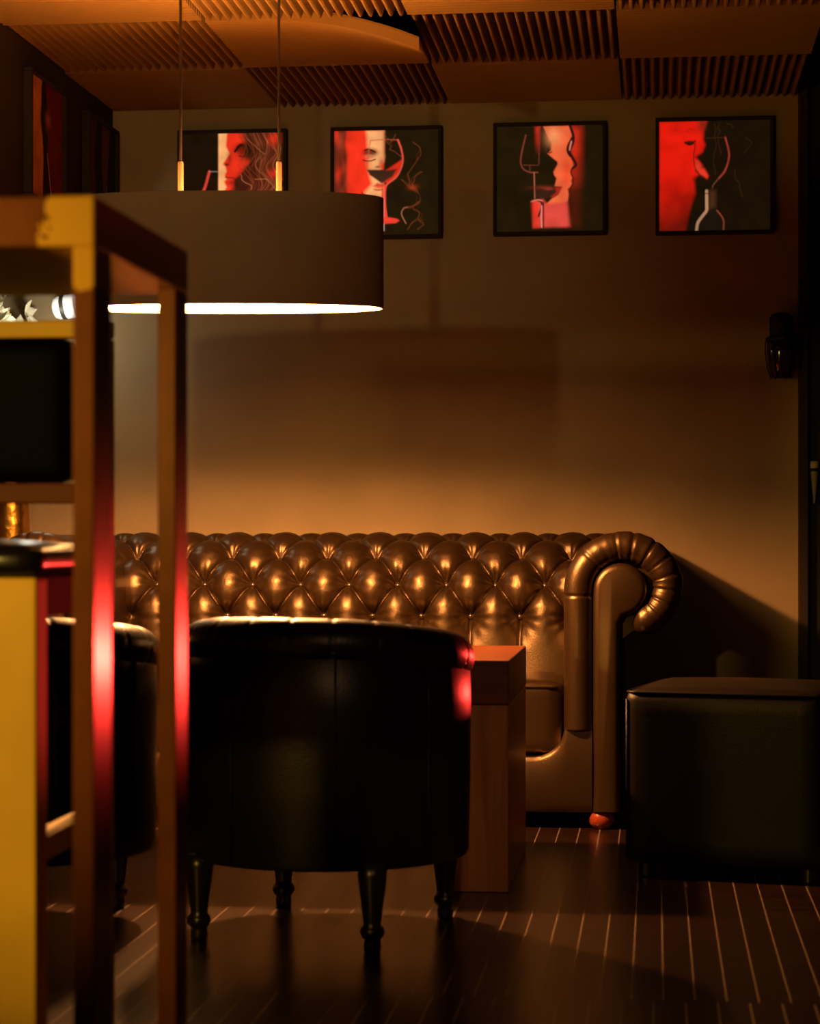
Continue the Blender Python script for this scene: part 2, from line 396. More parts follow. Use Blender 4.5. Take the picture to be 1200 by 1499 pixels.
def art_twin_profile(): # third
    A = Art(115, 1135, 135, 1150, (.015, .0085, .002))
    A.poly([(800, 140), (960, 140), (960, 1100), (800, 1100)], (.62, .03, .010), 10, 1, lambda X, Y: np.clip((980-X)/110, 0, 1)*np.clip((760-Y)/420 + .12, .1, 1))
    A.poly([(565, 140), (815, 138), (838, 215), (830, 265), (800, 315), (788, 360), (812, 420), (842, 480), (852, 525), (824, 562), (836, 612), (842, 640), (830, 665), (840, 692), (828, 722), (800, 742), (808, 800), (800, 860), (740, 900), (590, 890), (640, 840), (705, 800), (742, 722), (675, 715), (692, 640), (668, 605), (664, 575), (703, 505), (702, 482), (645, 435), (606, 398), (640, 372), (642, 305), (602, 225)], ORG, 1.2)
    A.blob(660, 240, 70, 90, (.95, .36, .14), .85); A.blob(790, 570, 45, 150, RED, .6)
    A.line([(612, 345), (618, 395), (650, 385)], 9, DK)
    A.line([(822, 140), (852, 230), (850, 300), (818, 385), (850, 450), (878, 512), (850, 545)], 26, (.03, .008, .006)); A.line([(838, 255), (800, 335), (800, 390), (822, 430)], 18, (.03, .008, .006))
    A.line([(835, 290), (818, 370)], 12, (.75, .3, .22)); A.line([(842, 545), (830, 590), (850, 640), (845, 700), (822, 745), (822, 830), (810, 930)], 16, (.06, .012, .006), .9)
    A.poly([(470, 850), (560, 838), (600, 885), (800, 868), (815, 1000), (835, 1108), (468, 1108)], (.74, .075, .055), 3, 1, lambda X, Y: np.clip((850-X)/60, .2, 1))
    A.poly([(455, 860), (520, 880), (515, 1108), (470, 1108)], RED, 4, .8)
    A.poly([(480, 740), (740, 722), (710, 785), (640, 828), (540, 832), (480, 805)], (.045, .016, .008), 2)
    A.poly([(680, 730), (745, 722), (715, 785), (660, 820), (640, 815), (690, 775)], (.50, .025, .012), 2)
    A.line([(500, 845), (548, 870), (545, 930), (518, 1000)], 18, (.05, .012, .008)); A.line([(566, 870), (566, 1108)], 14, (.10, .015, .010)); A.line([(550, 900), (545, 1000), (550, 1108)], 8, (.85, .35, .25))
    A.poly([(470, 140), (526, 140), (526, 400), (490, 400)], RED, 4, .8, lambda X, Y: np.clip((X-465)/55, 0, 1)*np.clip((430-Y)/260, 0, 1))
    G = (.20, .042, .026)
    A.line([(396, 220), (362, 360), (346, 470), (368, 540), (430, 575), (512, 580)], 13, G); A.line([(526, 145), (522, 505)], 7, G); A.line([(372, 506), (516, 512)], 6, G); A.line([(436, 510), (436, 562)], 6, G)
    A.line([(476, 580), (482, 830)], 9, (.45, .14, .07)); A.line([(450, 860), (500, 845), (550, 850)], 10, (.75, .22, .14)); A.blob(560, 725, 110, 18, (.2, .03, .012), .7); A.blob(620, 740, 40, 12, (.5, .05, .03), .6)
    return A
def art_dark_glass():   # fourth
    A = Art(115, 1105, 128, 1092, (.012, .006, .0015))
    A.poly([(115, 128), (540, 128), (512, 220), (508, 290), (526, 340), (500, 400), (440, 440), (472, 482), (502, 520), (525, 560), (552, 610), (540, 632), (480, 592), (430, 640), (440, 760), (400, 880), (350, 1092), (115, 1092)], (.78, .012, .004), 3, 1, lambda X, Y: np.clip(1.05 - np.maximum(0, (Y-620)/560) - np.maximum(0, (X-150)/1300)*(Y > 600), .2, 1))
    A.blob(500, 150, 40, 70, (.10, .02, .008), .8); A.blob(390, 318, 48, 20, DK, .97, 2); A.line([(345, 310), (390, 335), (440, 300)], 12, DK); A.line([(355, 225), (385, 195), (420, 215)], 8, (.35, .01, .005), .8)
    A.line([(440, 330), (425, 450), (450, 560), (545, 640)], 9, (.14, .008, .004)); A.line([(440, 560), (500, 620)], 20, (.1, .01, .006), .7); A.blob(470, 635, 45, 30, DK, .85)
    A.poly([(440, 470), (470, 482), (502, 520), (552, 610), (545, 632), (480, 590), (440, 530)], (.75, .045, .02), 2)
    A.blob(510, 530, 22, 20, DK, .6)
    A.line([(706, 275), (738, 400), (734, 480), (702, 570), (650, 632)], 15, (.36, .04, .028)); A.line([(540, 280), (706, 275)], 5, (.09, .02, .01)); A.line([(650, 632), (600, 690), (590, 730)], 8, (.2, .06, .03))
    A.poly([(562, 720), (625, 720), (625, 900), (690, 1000), (690, 1092), (470, 1092), (480, 1000), (560, 900)], (.014, .008, .004), 3)
    A.poly([(560, 740), (620, 740), (620, 880), (560, 900)], (.07, .026, .008), 4)
    A.line([(540, 742), (541, 860), (538, 915), (500, 965), (462, 1020), (450, 1085)], 26, (.50, .26, .14)); A.line([(526, 765), (556, 765)], 7, DK, .9)
    A.line([(632, 915), (672, 965), (692, 1010), (690, 1085)], 11, (.30, .05, .025))
    for p in ([(610, 150), (630, 300), (600, 450), (620, 600)], [(660, 140), (640, 260), (670, 420)], [(720, 150), (780, 190)], [(890, 280), (930, 340), (870, 420)], [(790, 560), (820, 680), (860, 800)]):
        strand(A, p, 14, 4, (.075, .024, .008), .8, int(p[0][0]))
    return A
def art_left_a():
    A = Art(0, 100, 0, 100, (.012, .008, .006))
    A.poly([(0, 0), (37, 0), (33, 30), (40, 60), (38, 100), (0, 100)], (.62, .24, .03), 2)
    A.poly([(46, 0), (100, 0), (100, 100), (62, 100), (66, 80), (52, 60), (54, 45), (46, 38), (52, 22)], (.16, .008, .004), 2)
    A.blob(40, 32, 9, 12, (.01, .006, .005), .95, 2); A.blob(40, 12, 7, 14, (.01, .006, .005), .95, 2); A.blob(54, 30, 8, 6, (.6, .24, .06), .7)
    A.line([(52, 60), (58, 75), (66, 100)], 3, (.55, .2, .1)); A.line([(44, 60), (50, 100)], 8, (.012, .008, .006))
    return A
def art_left_b():
    A = Art(0, 100, 0, 100, (.014, .009, .007))
    A.poly([(0, 0), (34, 0), (22, 30), (34, 100), (0, 100)], (.10, .02, .010), 2); A.poly([(52, 0), (80, 0), (72, 40), (64, 70), (56, 60), (50, 30)], (.13, .055, .03), 3)
    A.line([(68, 55), (66, 100)], 3, (.3, .13, .08)); A.blob(40, 50, 6, 40, (.01, .007, .005), .9)
    return A

def canvas_mat(name, glow):
    m = bpy.data.materials.new(name); m.use_nodes = True
    nt = m.node_tree; b = nt.nodes['Principled BSDF']; at = nt.nodes.new('ShaderNodeAttribute'); at.attribute_name = 'paint'
    nt.links.new(at.outputs['Color'], b.inputs['Base Color']); b.inputs['Roughness'].default_value = .6
    b.inputs['Specular IOR Level'].default_value = .06
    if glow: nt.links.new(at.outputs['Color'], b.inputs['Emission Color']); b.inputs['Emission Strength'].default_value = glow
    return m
art_mat = canvas_mat('canvas with added glow', .8); dim_art = canvas_mat('painted canvas', 0)  # back-wall canvases glow by added emission to look brightly lit; no lamp behind

def painting(x, z, size, A, label, wall='back', y=None, group='square wine paintings in a row on the back wall'):
    """square framed canvas; local +x runs along the wall, local -y faces the room"""
    if wall == 'back': r = root('painting', (x, WY, z), label, 'painting', 0, group)
    else: r = root('painting', (x, y, z), label, 'painting', PI/2, group)
    s, f, d = size/2, .011, .026
    bm = bmesh.new()
    for a in ((-s, s, -d, 0, s-f, s), (-s, s, -d, 0, -s, -s+f), (-s, -s+f, -d, 0, -s+f, s-f), (s-f, s, -d, 0, -s+f, s-f)):
        box(bm, *a, bev=.002, seg=1)
    obj('frame', bm, M['frame'], r, local=True)
    i = s - f
    bm, vs = grid(lambda a, b: Vector((-i + 2*i*a/(NPIX-1), -.016, i - 2*i*b/(NPIX-1))), NPIX, NPIX)
    o = obj('canvas', bm, art_mat if wall == 'back' else dim_art, r, local=True)
    at = o.data.attributes.new('paint', 'FLOAT_COLOR', 'POINT')
    g = A.a.copy()
    for _ in range(1):
        q = np.pad(g, ((1, 1), (1, 1), (0, 0)), mode='edge')
        g = (q[1:-1, 1:-1]*2 + q[:-2, 1:-1] + q[2:, 1:-1] + q[1:-1, :-2] + q[1:-1, 2:])/6
    rs = np.random.RandomState(3); c8 = rs.rand(14, 14); ii = np.linspace(0, 12.99, NPIX); i0 = ii.astype(int); ff = ii - i0
    cl = (c8[i0][:, i0]*(1-ff)[:, None]*(1-ff) + c8[i0+1][:, i0]*ff[:, None]*(1-ff) + c8[i0][:, i0+1]*(1-ff)[:, None]*ff + c8[i0+1][:, i0+1]*ff[:, None]*ff)
    A.a = g*(.72 + .42*cl + .14*rs.rand(NPIX, NPIX))[..., None]
    colr = np.ones((NPIX*NPIX, 4)); colr[:, :3] = A.a.transpose(1, 0, 2).reshape(-1, 3)
    at.data.foreach_set('color', colr.ravel())
    if len(o.data.polygons) and o.data.polygons[0].normal.y > 0: o.data.flip_normals()
    return r
painting(-1.307, 1.863, .345, art_profile(), 'square painting of a red face in profile beside a glass, hung behind the lamp rods')
painting(-.826, 1.863, .345, art_face_glass(), 'square painting of a red lit face behind a wine glass with smoke curls')
painting(-.323, 1.866, .345, art_twin_profile(), 'square painting of an orange face silhouette in profile with dark glass at left')
painting(.176, 1.866, .355, art_dark_glass(), 'square painting with red left side, dark right side, glass and bottle, far right of row')
painting(UX, 5.90, .350, art_left_a(), 'dim painting split into orange and dark red, on the left side wall', 'left', 5.895, 'paintings on the left side wall')
painting(UX, 6.51, .350, art_left_b(), 'dim brownish painting in the left corner, next to the back wall', 'left', 6.50, 'paintings on the left side wall')
for o in bpy.data.objects:
    if o.name.startswith('painting') and o.type == 'EMPTY' and abs(o.location.x - UX) < .01: o.location.z = 1.862

# ------------------------------------------------------------------ chesterfield sofa
SXL, SXR, SF = -1.84, .08, 5.776          # left, right outer faces, front plane of the arms
SC = (SXL+SXR)/2
sofa = root('chesterfield_sofa', (SC, 6.15, 0), 'bronze brown leather tufted two-seat sofa with rolled arms against the back wall', 'sofa')
IX0, IX1 = -1.515, -.242                   # inner faces of the arms
TS, TR = .1415, .1040                      # button pitch across, row pitch
prof = [(6.175, .34), (6.188, .42), (6.199, .50)]
for k in range(0, 12):
    a = math.radians(182 - 8.5*k); prof.append((6.425 + .222*math.cos(a), .553 + .222*math.sin(a)))
for k in range(1, 10):
    a = math.radians(88 - 13*k); prof.append((6.425 + .150*math.cos(a), .625 + .150*math.sin(a)))
prof += [(6.50, .40), (6.50, .25), (6.50, .06)]
pl, PLEN = resample(smoothline([(a, b) for a, b in prof], 700), .0027)
NV = len(pl)
v0 = next(i for i in range(NV) if pl[i].y > .644)*PLEN/(NV-1)     # arc length of the middle button row
u0 = -.3136                                                       # X of a middle-row button
def nrm2(i):
    t = (pl[min(i+1, NV-1)] - pl[max(i-1, 0)]).normalized(); return Vector((-t.y, t.x))
VB, VT = v0 - TR, v0 + 4*TR
def tuft(u, v):
    """outward height of the buttoned leather at X = u, arc length v"""
    vv = min(max(v, VB), VT)
    a = (u-u0)/TS + (vv-v0)/(2*TR); b = (u-u0)/TS - (vv-v0)/(2*TR)
    h = (abs(math.sin(PI*a))*abs(math.sin(PI*b)))**.6
    da, db = abs(a-round(a))/8.76, abs(b-round(b))/8.76
    gr = math.exp(-(da/.0034)**2) + math.exp(-(db/.0034)**2)
    amp = .030 - .010*min(1, max(0, (v-v0-.4*TR)/(1.4*TR)))
    if v < VB:                      # straight pleats run down from the lowest buttons
        k = min(1, (VB-v)/.10); k = k*k*(3-2*k)
        p = abs(math.sin(PI*((u-u0)/TS + .5)))
        h = h*(1-k) + k*(.45 + .55*p**.5)*.9; gr *= 1-k
        gr += k*math.exp(-(min(abs((u-u0)/TS + .5 - round((u-u0)/TS + .5)), 1)*TS/.004)**2)
    if v > VT:
        k = min(1, (v-VT)/.06); h = h*(1-k) + .55*k
    # dimple and radiating folds round the closest button
    n = round((v-v0)/TR); n = max(-1, min(4, n)); best = None
    for nn in (n-1, n, n+1):
        if nn < -1 or nn > 4: continue
        off = .5 if nn % 2 else 0.
        m = round((u-u0)/TS - off) + off
        du, dv = u - (u0 + m*TS), v - (v0 + nn*TR)
        q = du*du + dv*dv
        if best is None or q < best[0]: best = (q, du, dv, m*7.3 + nn*3.1)
    q, du, dv, ph = best; dd = math.sqrt(q)
    e = -.62*math.exp(-q/.025**2) + .11*math.exp(-dd/.026)*min(1, dd/.014)*math.cos(11*math.atan2(dv, du) + math.sin(ph)*2)
    return amp*h + .036*e - .006*min(1, gr)
EX = .13
NU = int((IX1-IX0+2*EX)/.0028)
def backpt(i, j):
    u = IX0-EX + (IX1-IX0+2*EX)*i/(NU-1); v = PLEN*j/(NV-1)
    nn = nrm2(j); hh = tuft(u, v) - .006
    return Vector((u, pl[j].x + nn.x*hh, pl[j].y + nn.y*hh))
bm, _ = grid(backpt, NU, NV)
obj('backrest', bm, M['leather'], sofa, smooth=True)
def button_bm(r=.0095):
    return lathe([(0, -.004), (r*.8, -.003), (r, .0), (r*.85, .0038), (r*.45, .0060), (0, .0066)], 14)
proto_btn = None
def add_button(pos, normal, parent=sofa, r=.0095):
    global proto_btn
    if proto_btn is None:
        o = obj('button', button_bm(r), M['stud'], parent, smooth=True, local=True); proto_btn = o
    else:
        o = proto_btn.copy(); C.objects.link(o); o.parent = parent
    o.location = Vector(pos) - parent.location
    o.rotation_euler = Vector(normal).to_track_quat('Z', 'Y').to_euler()
for n in range(-1, 3):
    off = .5 if n % 2 else 0.
    for m in range(-12, 4):
        u = u0 + (m+off)*TS
        if not IX0+.03 < u < IX1-.02: continue
        j = int(round((v0+n*TR)/PLEN*(NV-1))); nn = nrm2(j); hh = tuft(u, v0+n*TR) - .006 + .005
        add_button((u, pl[j].x + nn.x*hh, pl[j].y + nn.y*hh), (0, nn.x, nn.y))
# arms
def make_arm(side):
    """side=+1 right arm; built from the right arm's numbers, mirrored about the sofa centre for the left"""
    mx = (lambda x: x) if side > 0 else (lambda x: 2*SC - x)
    ccx, ccz, R, rt = -.084, .629, .119, .040
    # front roll, a padded rim following the scroll
    pts = [(-.203, .262 + .36*k/24) for k in range(24)]
    for k in range(0, 49):
        a = math.radians(180 - 5.3*k); rr = R - .032*max(0, (k-31)/17)
        pts.append((ccx + rr*math.cos(a), ccz + rr*math.sin(a)))
    pl2, L = resample(pts, .004)
    creases = [.355, .46, .535, .575, .62, .66, .70, .735, .77, .80]
    rad = []
    for i in range(len(pl2)):
        s = i/(len(pl2)-1)*L; r = rt
        for c in creases: r -= .0042*math.exp(-((s-c)/.0028)**2)
        if s > .45: r += .0004*math.sin(s*260)
        if s > L-.04: r *= math.sqrt(max(.02, 1-((s-L+.04)/.04)**2))
        rad.append(r)
    bm = tube([(mx(p.x), SF+.035, p.y) for p in pl2], rad, 20)
    obj('arm_roll', bm, M['leather'], arm[side], smooth=True)
    # upholstered body behind the rim
    out = [(-.236, .20), (-.236, .629)]
    for k in range(0, 46):
        a = math.radians(180 - 5.7*k); q = .150 - .045*max(0, (k-31)/14); out.append((ccx + q*math.cos(a), ccz + q*math.sin(a)))
    out += [(-.0935, .50), (-.0935, .045), (-.236, .045)]
    ys = [SF+.040, SF+.055, SF+.09, 6.10, 6.40, 6.58, 6.60]; sh = [.010, .002, 0, 0, 0, 0, .012]
    cxm, czm = -.10, .45
    def pt(i, j):
        x, z = out[i]; k = 1 - sh[j]*3
        return Vector((mx(cxm + (x-cxm)*k), ys[j], czm + (z-czm)*k))
    bm, vs = grid(pt, len(out), len(ys), True)
    bm.faces.new([v[0] for v in vs]); bm.faces.new([v[-1] for v in vs])
    obj('arm_body', bm, M['leather'], arm[side], smooth=True, angle=40)
    # recessed scroll-shaped front panel
    o2 = [(-.166, .046), (-.166, .60)]
    for k in range(0, 33):
        a = math.radians(180 - 8.2*k); o2.append((-.094 + .071*math.cos(a), .633 + .071*math.sin(a)))
    o2 += [(-.0935, .545), (-.0935, .046)]
    P = [Vector(p) for p in o2]; N = len(P)
    def ring(off, y):
        r = []
        for i in range(N):
            t = (P[(i+1) % N]-P[i-1]).normalized(); nn = Vector((t.y, -t.x)); q = P[i] + nn*off
            r.append(Vector((mx(q.x), y, q.y)))
        return r
    rings = [ring(0, SF+.07), ring(0, SF+.018), ring(.003, SF+.010), ring(.009, SF+.004), ring(.018, SF+.001)]
    bm, vs = grid(lambda i, j: rings[j][i], N, len(rings), True)
    bm.faces.new([v[-1] for v in vs]); bm.faces.new([v[0] for v in vs])
    bmesh.ops.triangulate(bm, faces=[f for f in bm.faces if len(f.verts) > 4])
    obj('front_panel', bm, M['leather'], arm[side], smooth=True, angle=35)
arm = {}
for side in (1, -1):
    a = bpy.data.objects.new('arm', None); C.objects.link(a); a.parent = sofa; a.location = ((-.12 if side > 0 else 2*SC+.12)-SC, -.2, 0)
    arm[side] = a; make_arm(side)
# base front rail with buttoned pleats
BX0, BX1 = 2*SC+.168, -.168
NB = 240
def ztop(x):
    d = min(x-IX0, IX1-x)
    if d >= .085: return .188
    if d <= 0: return .290 if d < -.004 else .268
    return .188 + .080*(1-math.sqrt(1-((.085-d)/.085)**2))
bu = [-.368 - .150*k for k in range(8)]
def basept(i, j):
    x = BX0 + (BX1-BX0)*i/(NB-1); t = j/23; zt = ztop(x); z = .044 + (zt-.044)*t
    bul = math.sin(PI*min(1, max(0, t)))**.5*.014
    dmin = min(abs(x-b) for b in bu)
    if z < .175: bul -= .009*math.exp(-(dmin/.006)**2)
    bul -= .008*math.exp(-((dmin/.016)**2 + ((z-.160)/.016)**2))
    return Vector((x, SF+.020-bul, z))
bm, vs = grid(basept, NB, 24)
_, vb = grid(lambda i, j: Vector((BX0 + (BX1-BX0)*i/(NB-1), SF+.10, .044 + (ztop(BX0 + (BX1-BX0)*i/(NB-1))-.044)*j)), NB, 2, bm=bm)
for i in range(NB-1):
    bm.faces.new((vs[i][23], vs[i+1][23], vb[i+1][1], vb[i][1])); bm.faces.new((vs[i][0], vs[i+1][0], vb[i+1][0], vb[i][0]))
obj('base_rail', bm, M['leather'], sofa, smooth=True, angle=50)
for b in bu: add_button((b, SF+.010, .160), (0, -1, 0))
obj('base', abox(SXL+.11, SXR-.18, SF+.11, 6.55, .06, .20), M['dark_leather'], sofa)
# seat cushions
def cushion(x0, x1, y0, y1, z0, z1, r, crown):
    nx, ny = 30, 26
    bm = bmesh.new()
    bmesh.ops.create_cube(bm, size=1); bmesh.ops.subdivide_edges(bm, edges=bm.edges[:], cuts=14, use_grid_fill=True)
    hx, hy, hz = (x1-x0)/2, (y1-y0)/2, (z1-z0)/2
    for v in bm.verts:
        p = Vector((v.co.x*2*hx, v.co.y*2*hy, v.co.z*2*hz))
        q = Vector((max(-hx+r, min(hx-r, p.x)), max(-hy+r, min(hy-r, p.y)), max(-hz+r, min(hz-r, p.z))))
        d = p-q
        if d.length > 1e-6: p = q + d.normalized()*r
        w = (1-(p.x/hx)**2)*(1-(p.y/hy)**2)
        if p.z > 0: p.z += crown*max(0, w)
        v.co = p + Vector(((x0+x1)/2, (y0+y1)/2, (z0+z1)/2))
    return bm
mid = (IX0+IX1)/2
for x0, x1 in ((IX0+.004, mid-.003), (mid+.003, IX1-.004)):
    c = obj('seat_cushion', cushion(x0, x1, SF+.045, 6.24, .192, .388, .024, .020), M['leather'], sofa, smooth=True)
    obj('piping', tube([(x0+.014, SF+.049, .372), (x0+.03, SF+.046, .374), (x1-.03, SF+.046, .374), (x1-.014, SF+.049, .372)], .005, 8), M['leather'], c, smooth=True)
for x in (-.1436, 2*SC+.1436):
    for y in (SF+.036, 6.50):
        obj('foot', lathe([(.012, 0), (.022, .002), (.031, .014), (.033, .026), (.029, .040), (.02, .050), (.02, .062)], 20, (x, y, 0)), M['foot_wood'], sofa, smooth=True)

# ------------------------------------------------------------------ tub armchairs
def make_chair(label):
    t = root('tub_armchair', (0, 0, 0), label, 'armchair', 0, 'low leather tub armchairs')
    R, TH = .286, .088
    A1 = math.radians(128)
    zt = lambda a: .617 - .040*max(0, (abs(a)-.55)/(A1-.55))**1.2 - .012*abs(a/A1)
    def pos(a, r, z): return Vector((r*math.sin(a), -r*math.cos(a)*1.0, z))
    n = 90
    # outer shell wall
    def shell(i, j):
        a = -A1 + 2*A1*i/(n-1); top = zt(a) - .052
        sec = [(R-.018, .150), (R-.008, .152), (R-.004, .160), (R-.001, .30), (R, .45), (R-.002, top-.012), (R-.012, top), (R-TH+.012, top), (R-TH, top-.02), (R-TH+.004, .30), (R-TH+.006, .152)]
        r, z = sec[j]; return pos(a, r, z)
    bm, vs = grid(shell, n, 11)
    bm.faces.new(vs[0]); bm.faces.new(vs[-1])
    for i in range(n-1): bm.faces.new((vs[i][0], vs[i+1][0], vs[i+1][10], vs[i][10]))
    sh = obj('shell', bm, M['dark_leather'], t, smooth=True, local=True, angle=40)
    # vertical seams and the welt below the roll
    for a in (-1.02, -.28, .46, 1.14):
        obj('seam', tube([pos(a, R+.0005, z) for z in (.160, .30, .45, zt(a)-.060)], .0022, 6), M['dark_leather'], t, smooth=True, local=True)
    obj('welt', tube([pos(-A1 + 2*A1*i/79, R-.001, zt(-A1 + 2*A1*i/79)-.056) for i in range(80)], .0046, 8), M['dark_leather'], t, smooth=True, local=True)
    # padded top roll with shallow pleats
    m = 260; P, Q = [], []
    for i in range(m):
        a = -A1*1.02 + 2*A1*1.02*i/(m-1); P.append(pos(a, R-TH/2+.004, zt(a)-.040))
        r = 0.0475 - .0022*math.exp(-(((a*3.4) % 1 - .5)/.05)**2)
        e = min(i, m-1-i)/10
        Q.append(r*(math.sqrt(max(.05, 1-(1-min(1, e))**2))))
    obj('top_roll', tube(P, Q, 20), M['dark_leather'], t, smooth=True, local=True)
    # inner tufted back, seat, front apron
    def inner(i, j):
        a = -1.9 + 3.8*i/99; v = j/29; z = .33 + .23*v
        u = a/.42; w = v*2.4
        h = (abs(math.sin(PI*(u+w/2)))*abs(math.sin(PI*(u-w/2))))**.5
        return pos(a, R-TH-.004 - .020*h, z)
    bm, _ = grid(inner, 100, 30); obj('inner_back', bm, M['dark_leather'], t, smooth=True, local=True)
    bm = lathe([(0, .15), (.235, .15), (.25, .16), (.25, .285), (.24, .295), (0, .295)], 48)
    obj('seat_base', bm, M['dark_leather'], t, smooth=True, local=True, angle=40)
    bm = lathe([(0, .290), (.175, .292), (.193, .305), (.197, .335), (.188, .362), (.15, .376), (0, .384)], 48)
    for v in bm.verts:
        if v.co.y > 0: v.co.y *= 1.28
    obj('seat_cushion', bm, M['dark_leather'], t, smooth=True, local=True)
    for sx in (-1, 1):
        for y in (-.205, .190):
            l = obj('leg', lathe([(.0145, 0), (.0165, .004), (.0165, .016), (.0150, .022), (.0215, .030), (.0235, .037), (.0215, .044), (.0165, .050), (.0175, .058), (.0205, .085), (.0255, .120), (.0275, .140), (.0275, .166)], 20, (sx*.180, y, 0)), M['dark_wood'], t, smooth=True, local=True)
    return t
def dup(r, label):
    n = r.copy(); C.objects.link(n); n['label'] = label
    for ch in r.children:
        c = ch.copy(); C.objects.link(c); c.parent = n
        for g in ch.children:
            d = g.copy(); C.objects.link(d); d.parent = c
    return n
ch1 = make_chair('black leather tub armchair seen from behind, in front of the coffee table and sofa')
ch1.location = (-.649, 4.294, 0); ch1.rotation_euler.z = math.radians(-14.6)
ch2 = dup(ch1, 'black leather tub armchair partly hidden behind the bar table posts')
ch2.location = (-1.278, 4.262, 0); ch2.rotation_euler.z = math.radians(6)

# ------------------------------------------------------------------ coffee table
TX1, TX0, TY0, TY1, TZ = -.318, -1.58, 4.749, 5.39, .505
tb = root('coffee_table', ((TX0+TX1)/2, (TY0+TY1)/2, 0), 'low red brown wooden coffee table with slab ends before the sofa', 'table')
obj('tabletop', abox(TX0, TX1, TY0, TY1, TZ-.096, TZ, bev=.003), M['table_top_wood'], tb)
for x0 in (TX0, TX1-.125):
    obj('slab_leg', abox(x0+.001, x0+.124, TY0+.001, TY1-.001, 0, TZ-.0975, bev=.003), M['table_leg_wood'], tb)

# ------------------------------------------------------------------ ottoman
OR = math.radians(-11.6)
ofl = Vector((.484*.9937 - 4.97*.1118, 4.97*.9937 + .484*.1118, 0))   # its near left corner on the floor
OS = .46
oc = ofl + Vector((math.cos(OR)*OS/2 - math.sin(OR)*OS/2, math.sin(OR)*OS/2 + math.cos(OR)*OS/2, 0))
ot = root('ottoman', oc, 'black leather cube ottoman standing beside the sofa arm', 'ottoman', OR)
hs = OS/2
bm = cushion(-hs, hs, -hs, hs, .030, .428, .026, .012)
obj('body', bm, M['ottoman_leather'], ot, smooth=True, local=True)
def sqring(r, z, k=.024, n=6):
    p = []
    for cx_, cy_, a0 in ((r-k, r-k, 0), (-r+k, r-k, 90), (-r+k, -r+k, 180), (r-k, -r+k, 270)):
        for i in range(n+1):
            a = math.radians(a0 + 90*i/n); p.append((cx_ + k*math.cos(a), cy_ + k*math.sin(a), z))
    return p + [p[0]]
obj('top_seam', tube(sqring(hs-.006, .421), .0032, 6, cap=False), M['ottoman_leather'], ot, smooth=True, local=True)
for sx in (-1, 1):
    for sy in (-1, 1): obj('corner_seam', tube([(sx*(hs-.0075), sy*(hs-.0075), z) for z in (.05, .2, .405)], .0028, 6), M['ottoman_leather'], ot, smooth=True, local=True)
for sx in (-1, 1):
    for sy in (-1, 1):
        obj('foot', lathe([(.016, 0), (.02, .003), (.02, .032)], 14, (sx*.185, sy*.185, 0)), M['dark_wood'], ot, smooth=True, local=True, angle=40)

# ------------------------------------------------------------------ pendant lamp
LCX, LCY = -1.013, 5.149
LZ0, LZ1, LA, LB = 1.319, 1.584, .368, .122
lamp = root('pendant_lamp', (LCX, LCY, LZ0), 'wide oval brown drum pendant lamp hanging over the coffee table', 'lamp', math.radians(6.4))
def oval(a, b, z, n=96): return [Vector((a*math.copysign(abs(math.cos(2*PI*k/n))**.9, math.cos(2*PI*k/n)), b*math.copysign(abs(math.sin(2*PI*k/n))**.9, math.sin(2*PI*k/n)), z)) for k in range(n)]
h = LZ1-LZ0
def ringmesh(specs, n=96):
    R_ = [oval(a, b, z, n) for a, b, z in specs]; return grid(lambda i, j: R_[j][i], n, len(R_), True)[0]
obj('shade', ringmesh([(LA-.003, LB-.003, 0), (LA, LB, .0015), (LA, LB, h-.0015), (LA-.003, LB-.003, h)]), M['shade'], lamp, smooth=True, local=True, angle=40)
obj('shade_lining', ringmesh([(LA-.003, LB-.003, 0), (LA-.0045, LB-.0045, .002), (LA-.0045, LB-.0045, h-.002), (LA-.003, LB-.003, h)]), M['shade_in'], lamp, smooth=True, local=True, angle=40)
bm = bmesh.new(); f = bm.faces.new([bm.verts.new(p) for p in oval(LA-.006, LB-.006, .006)])
if f.normal.z > 0: f.normal_flip()
e = bmesh.ops.extrude_face_region(bm, geom=[f]); bmesh.ops.translate(bm, verts=[v for v in e['geom'] if isinstance(v, bmesh.types.BMVert)], vec=(0, 0, .006))
obj('diffuser', bm, M['diffuser'], lamp, local=True)
RXS = (-.1176, .1176)
for rx in RXS:
    rd = obj('rod', tube([(rx, 0, .10), (rx, 0, .35), (rx, 0, 2.10-LZ0)], .0036, 10), M['cable'], lamp, smooth=True, local=True)
    obj('rod_sleeve', lathe([(.0068, .03), (.0068, h+.084), (.0058, h+.087), (.0036, h+.088)], 14, (rx, 0, 0)), M['rod'], rd, smooth=True, local=True, angle=40)
bm = bmesh.new(); box(bm, -LA+.006, LA-.006, -.012, .012, .03, .042); obj('cross_bar', bm, M['cable'], lamp, local=True)
bm = bmesh.new(); box(bm, -.16, .16, -.03, .03, 2.075-LZ0, 2.10-LZ0, .004); obj('ceiling_plate', bm, M['cable'], lamp, local=True)

# ------------------------------------------------------------------ bar table in the foreground
BTX1, BTX0, BTY0, BTY1, BTZ = -.6246, -1.45, 2.392, 2.885, 1.160
btc = Vector(((BTX0+BTX1)/2, (BTY0+BTY1)/2, 0))
LIT_X, LIT_Z = BTX1 - btc.x - .060, 1.055  # edges of the lamplit yellow that is painted into the colour
M['lit_corner'] = lit_corner_mat()
bt = root('bar_table', btc, 'tall brown bar table with slim square posts and yellow lamplight painted on one corner, in front', 'table')
obj('tabletop', abox(BTX0, BTX1, BTY0, BTY1, BTZ-.057, BTZ, bev=.003), M['lit_corner'], bt)
for x0 in (BTX0, BTX1-.0252):
    for y0, y1 in ((BTY0+.0005, BTY0+.080), (BTY1-.073, BTY1-.0005)):
        obj('post', abox(x0+.0003, x0+.0249, y0, y1, .004, BTZ-.057, bev=.002), M['lit_corner'] if (x0 > -1 and y0 < 2.5) else M['table_steel'], bt)

